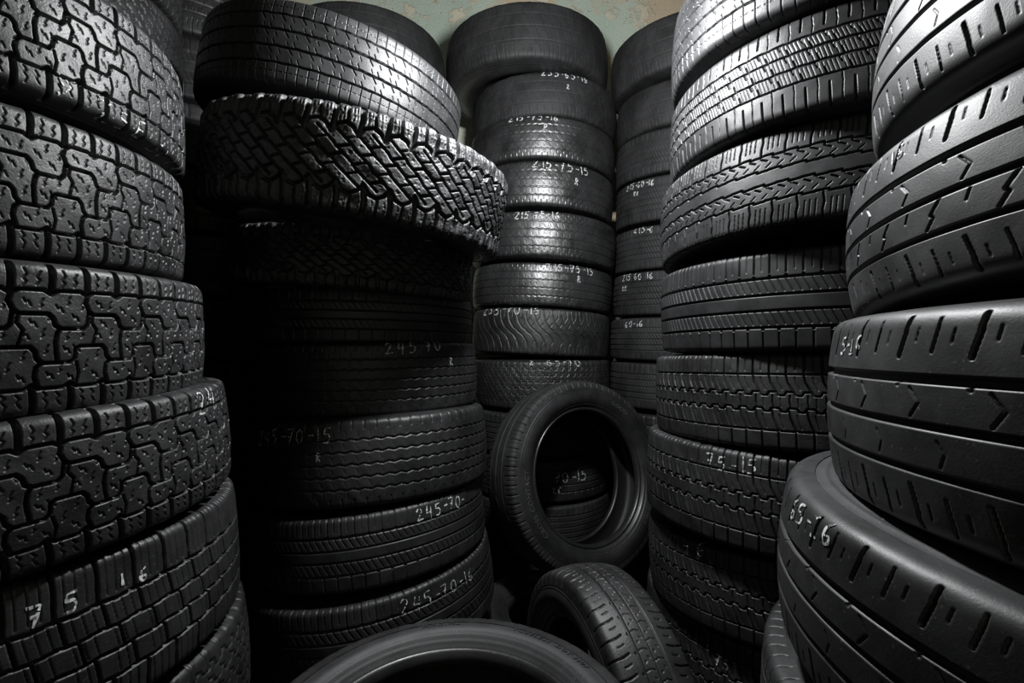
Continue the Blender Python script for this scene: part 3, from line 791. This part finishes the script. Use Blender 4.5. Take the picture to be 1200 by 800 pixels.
     'Big close tire chalked 65-16 with its upper sidewall showing, right front stack',
     [('65-I6', 10.87, 0.649, 0.0282, 0.053, 0.003)]),
    ('F', 'saw', (0.6900, 0.5200, 0.6519), 0.3750, 0.1622, (0.0, 0.0, 198), None,
     'Partly hidden tire just under the one chalked 65-16, right front stack',
     None),
    ('F', 'low', (0.7200, 0.5200, 0.4656), 0.3750, 0.1622, (0.0, 0.0, 245), None,
     'Dark shadowed tire, sixth from top in the right front stack',
     None),
    ('F', 'low', (0.7200, 0.5200, 0.2794), 0.3750, 0.1622, (0.0, 0.0, 292), None,
     'Dark shadowed tire, seventh from top in the right front stack',
     None),
    ('F', 'low', (0.7200, 0.5200, 0.0931), 0.3750, 0.1622, (0.0, 0.0, 339), None,
     'Dark shadowed tire, lowest in the right front stack',
     None),
    ('J', 'worn', (-0.7300, 2.4200, 2.4914), 0.3900, 0.2133, (0.0, 0.0, 134), M_DULL,
     'Dull dark tire topping the back stack behind the shiny highway tire',
     None),
    ('J', 'low', (-0.7300, 2.4200, 2.2541), 0.3900, 0.2133, (0.0, 0.0, 181), M_DULL,
     'Dark shadowed tire, second from top in the back stack left of the central stack',
     None),
    ('J', 'low', (-0.7300, 2.4200, 2.0168), 0.3900, 0.2133, (0.0, 0.0, 228), None,
     'Dark shadowed tire, third from top in the back stack left of the central stack',
     None),
    ('J', 'low', (-0.7300, 2.4200, 1.7795), 0.3900, 0.2133, (0.0, 0.0, 275), None,
     'Dark shadowed tire, fourth from top in the back stack left of the central stack',
     None),
    ('J', 'low', (-0.7300, 2.4200, 1.5423), 0.3900, 0.2133, (0.0, 0.0, 322), None,
     'Dark shadowed tire, fifth from top in the back stack left of the central stack',
     None),
    ('J', 'low', (-0.7300, 2.4200, 1.3050), 0.3900, 0.2133, (0.0, 0.0, 9), None,
     'Dark shadowed tire, sixth from top in the back stack left of the central stack',
     None),
    ('J', 'low', (-0.7300, 2.4200, 1.0677), 0.3900, 0.2133, (0.0, 0.0, 56), None,
     'Dark shadowed tire, seventh from top in the back stack left of the central stack',
     None),
    ('J', 'low', (-0.7300, 2.4200, 0.8305), 0.3900, 0.2133, (0.0, 0.0, 103), None,
     'Dark shadowed tire, eighth from top in the back stack left of the central stack',
     None),
    ('J', 'low', (-0.7300, 2.4200, 0.5932), 0.3900, 0.2133, (0.0, 0.0, 150), None,
     'Dark shadowed tire, ninth from top in the back stack left of the central stack',
     None),
    ('J', 'low', (-0.7300, 2.4200, 0.3559), 0.3900, 0.2133, (0.0, 0.0, 197), None,
     'Dark shadowed tire, tenth from top in the back stack left of the central stack',
     None),
    ('J', 'low', (-0.7300, 2.4200, 0.1186), 0.3900, 0.2133, (0.0, 0.0, 244), None,
     'Dark shadowed tire, lowest in the back stack left of the central stack',
     None),
    ('K', 'small_zigzag', (-1.4500, 1.4700, 2.3005), 0.3700, 0.1951, (0.0, 0.0, 165), None,
     'Grey tire peeking over the left front stack, top of the stack behind it',
     None),
    ('K', 'small_zigzag', (-1.4500, 1.4700, 2.0814), 0.3700, 0.1951, (0.0, 0.0, 212), None,
     'Dark shadowed tire, second from top in the stack behind the left front stack',
     None),
    ('K', 'low', (-1.4500, 1.4700, 1.8623), 0.3700, 0.1951, (0.0, 0.0, 259), None,
     'Dark shadowed tire, third from top in the stack behind the left front stack',
     None),
    ('K', 'low', (-1.4500, 1.4700, 1.6432), 0.3700, 0.1951, (0.0, 0.0, 306), None,
     'Dark shadowed tire, fourth from top in the stack behind the left front stack',
     None),
    ('K', 'low', (-1.4500, 1.4700, 1.4241), 0.3700, 0.1951, (0.0, 0.0, 353), None,
     'Dark shadowed tire, fifth from top in the stack behind the left front stack',
     None),
    ('K', 'low', (-1.4500, 1.4700, 1.2050), 0.3700, 0.1951, (0.0, 0.0, 40), None,
     'Dark shadowed tire, sixth from top in the stack behind the left front stack',
     None),
    ('K', 'low', (-1.4500, 1.4700, 0.9859), 0.3700, 0.1951, (0.0, 0.0, 87), None,
     'Dark shadowed tire, seventh from top in the stack behind the left front stack',
     None),
    ('K', 'low', (-1.4500, 1.4700, 0.7668), 0.3700, 0.1951, (0.0, 0.0, 134), None,
     'Dark shadowed tire, eighth from top in the stack behind the left front stack',
     None),
    ('K', 'low', (-1.4500, 1.4700, 0.5477), 0.3700, 0.1951, (0.0, 0.0, 181), None,
     'Dark shadowed tire, ninth from top in the stack behind the left front stack',
     None),
    ('K', 'low', (-1.4500, 1.4700, 0.3286), 0.3700, 0.1951, (0.0, 0.0, 228), None,
     'Dark shadowed tire, tenth from top in the stack behind the left front stack',
     None),
    ('K', 'low', (-1.4500, 1.4700, 0.1095), 0.3700, 0.1951, (0.0, 0.0, 275), None,
     'Dark shadowed tire, lowest in the stack behind the left front stack',
     None),
    ('L', 'leaning', (-1.4650, 2.2500, 2.5175), 0.3600, 0.2410, (0.0, 0.0, 196), M_TREAD,
     'Large dark tire topping the back left corner stack',
     None),
    ('L', 'tour', (-1.4650, 2.2500, 2.2525), 0.3600, 0.2410, (0.0, 0.0, 243), None,
     'Dark shadowed tire, second from top in the back left corner stack',
     None),
    ('L', 'low', (-1.4650, 2.2500, 1.9875), 0.3600, 0.2410, (0.0, 0.0, 290), None,
     'Dark shadowed tire, third from top in the back left corner stack',
     None),
    ('L', 'low', (-1.4650, 2.2500, 1.7225), 0.3600, 0.2410, (0.0, 0.0, 337), None,
     'Dark shadowed tire, fourth from top in the back left corner stack',
     None),
    ('L', 'low', (-1.4650, 2.2500, 1.4575), 0.3600, 0.2410, (0.0, 0.0, 24), None,
     'Dark shadowed tire, fifth from top in the back left corner stack',
     None),
    ('L', 'low', (-1.4650, 2.2500, 1.1925), 0.3600, 0.2410, (0.0, 0.0, 71), None,
     'Dark shadowed tire, sixth from top in the back left corner stack',
     None),
    ('L', 'low', (-1.4650, 2.2500, 0.9275), 0.3600, 0.2410, (0.0, 0.0, 118), None,
     'Dark shadowed tire, seventh from top in the back left corner stack',
     None),
    ('L', 'low', (-1.4650, 2.2500, 0.6625), 0.3600, 0.2410, (0.0, 0.0, 165), None,
     'Dark shadowed tire, eighth from top in the back left corner stack',
     None),
    ('L', 'low', (-1.4650, 2.2500, 0.3975), 0.3600, 0.2410, (0.0, 0.0, 212), None,
     'Dark shadowed tire, ninth from top in the back left corner stack',
     None),
    ('L', 'low', (-1.4650, 2.2500, 0.1325), 0.3600, 0.2410, (0.0, 0.0, 259), None,
     'Dark shadowed tire, lowest in the back left corner stack',
     None),
]
GROUPS = {'A': 'tires in the left front stack', 'B': 'tires in the left middle stack', 'C': 'tires in the central rear stack', 'D': 'tires in the right rear stack', 'E': 'tires in the right middle stack', 'F': 'tires in the right front stack', 'J': 'tires in the back stack left of the central stack', 'K': 'tires in the stack behind the left front stack', 'L': 'tires in the back left corner stack'}
for i, (st, pat, loc, R, tw, (tx, ty, sp), mat, label, chalk) in enumerate(TIRES):
    make_tire(pat, loc, tilt(tx, ty, sp), R, tw, label, GROUPS[st], mat, chalk, None, i, M_DUSTY if 'upper sidewall' in label else None)

# ------------------------------------------------------------------ loose tires on the floor
def facing(n, spin=0.0):
    """rotation whose local Z is the tire's axis n"""
    q = Vector(n).normalized().to_track_quat('Z', 'Y')
    return q.to_matrix() @ Matrix.Rotation(math.radians(spin), 3, 'Z')

def open_tire(R, tw, bead, res, ridge=0.6, reach=1.4):
    p = Pattern(R, tw, 0.034, 0.007, res, M_DULL, edge=0.0009, noise=0.0002, crown=0.006, bead=bead, shoulder=0.034)
    p.ridge = ridge
    p.ring(0.45, 4); p.ring(0.0, 4); p.ring(-0.45, 4)
    for sg in (1, -1):
        p.line([(0.0, sg * 0.62), (0.06, sg * reach)], 2.8, 0.8); p.line([(0.5, sg * 0.7), (0.5, sg * 1.1)], 1.8, 0.5)
    return p.build()
PAT['open_upright'] = open_tire(0.385, 0.19, 0.66, 0.0022)
PAT['open_lying'] = open_tire(0.325, 0.19, 0.665, 0.0016, 0.35, 0.85)

make_tire('open_upright', (0.272, 1.975, EYE - 0.549), facing((0.465, -0.77, 0.215), 0), 0.385, 0.19,
          'Open tire standing upright and leaning back against the central rear stack', None,
          emboss=[('CROSS CONTACT', 215, 0.305, 0.020), ('GOOD', 62, 0.305, 0.020), ('245/45R18', 330, 0.305, 0.012)])
make_tire('curved_slot', (0.207, 1.108, EYE - 0.845), facing((-0.947, -0.321, 0.006), 0), 0.307, 0.158,
          'Small worn tire on its tread between the lying tire and the right middle stack', None)
make_tire('open_lying', (-0.102, 0.748, EYE - 0.702), Matrix.Identity(3), 0.33, 0.188,
          'Open tire lying flat in the foreground with its smooth sidewall facing up', None,
          emboss=[('TUBELESS', 68, 0.268, 0.013), ('RADIAL', 108, 0.268, 0.015), ('DOT 3607', 47, 0.268, 0.012)], side=M_DUSTY)
make_tire('low', (-0.118, 0.745, EYE - 0.890), facing((0, 0, 1), 20), 0.32, 0.150,
          'Dark tire directly under the open tire that lies flat in the foreground', None)
make_tire('low', (-0.118, 0.735, EYE - 1.064), facing((0, 0, 1), 80), 0.32, 0.150,
          'Dark tire on the floor, lowest below the open tire lying in the foreground', None)
make_tire('low', (0.17, 1.75, EYE - 1.048), facing((0, 0, 1), 50), 0.30, 0.178,
          'Dark tire lying on the floor beneath the upright open tire', None)

# ------------------------------------------------------------------ room
def slab(name, lo, hi, mat):
    lo, hi = Vector(lo), Vector(hi)
    v = [(x, y, z) for x in (lo.x, hi.x) for y in (lo.y, hi.y) for z in (lo.z, hi.z)]
    f = [(0, 1, 3, 2), (4, 6, 7, 5), (0, 4, 5, 1), (2, 3, 7, 6), (0, 2, 6, 4), (1, 5, 7, 3)]
    me = bpy.data.meshes.new(name); me.from_pydata(v, [], f); me.materials.append(mat); me.update()
    o = obj(name, me); o['kind'] = 'structure'; return o
X0, X1, Y0, Y1, H = -1.9, 1.45, -1.6, 2.98, 3.3
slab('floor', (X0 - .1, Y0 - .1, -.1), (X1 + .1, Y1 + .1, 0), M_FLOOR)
slab('ceiling', (X0 - .1, Y0 - .1, H), (X1 + .1, Y1 + .1, H + .1), M_FLOOR)
slab('wall_back', (X0 - .1, Y1, 0), (X1 + .1, Y1 + .1, H), M_WALL)
slab('wall_front', (X0 - .1, Y0 - .1, 0), (X1 + .1, Y0, H), M_WALL)
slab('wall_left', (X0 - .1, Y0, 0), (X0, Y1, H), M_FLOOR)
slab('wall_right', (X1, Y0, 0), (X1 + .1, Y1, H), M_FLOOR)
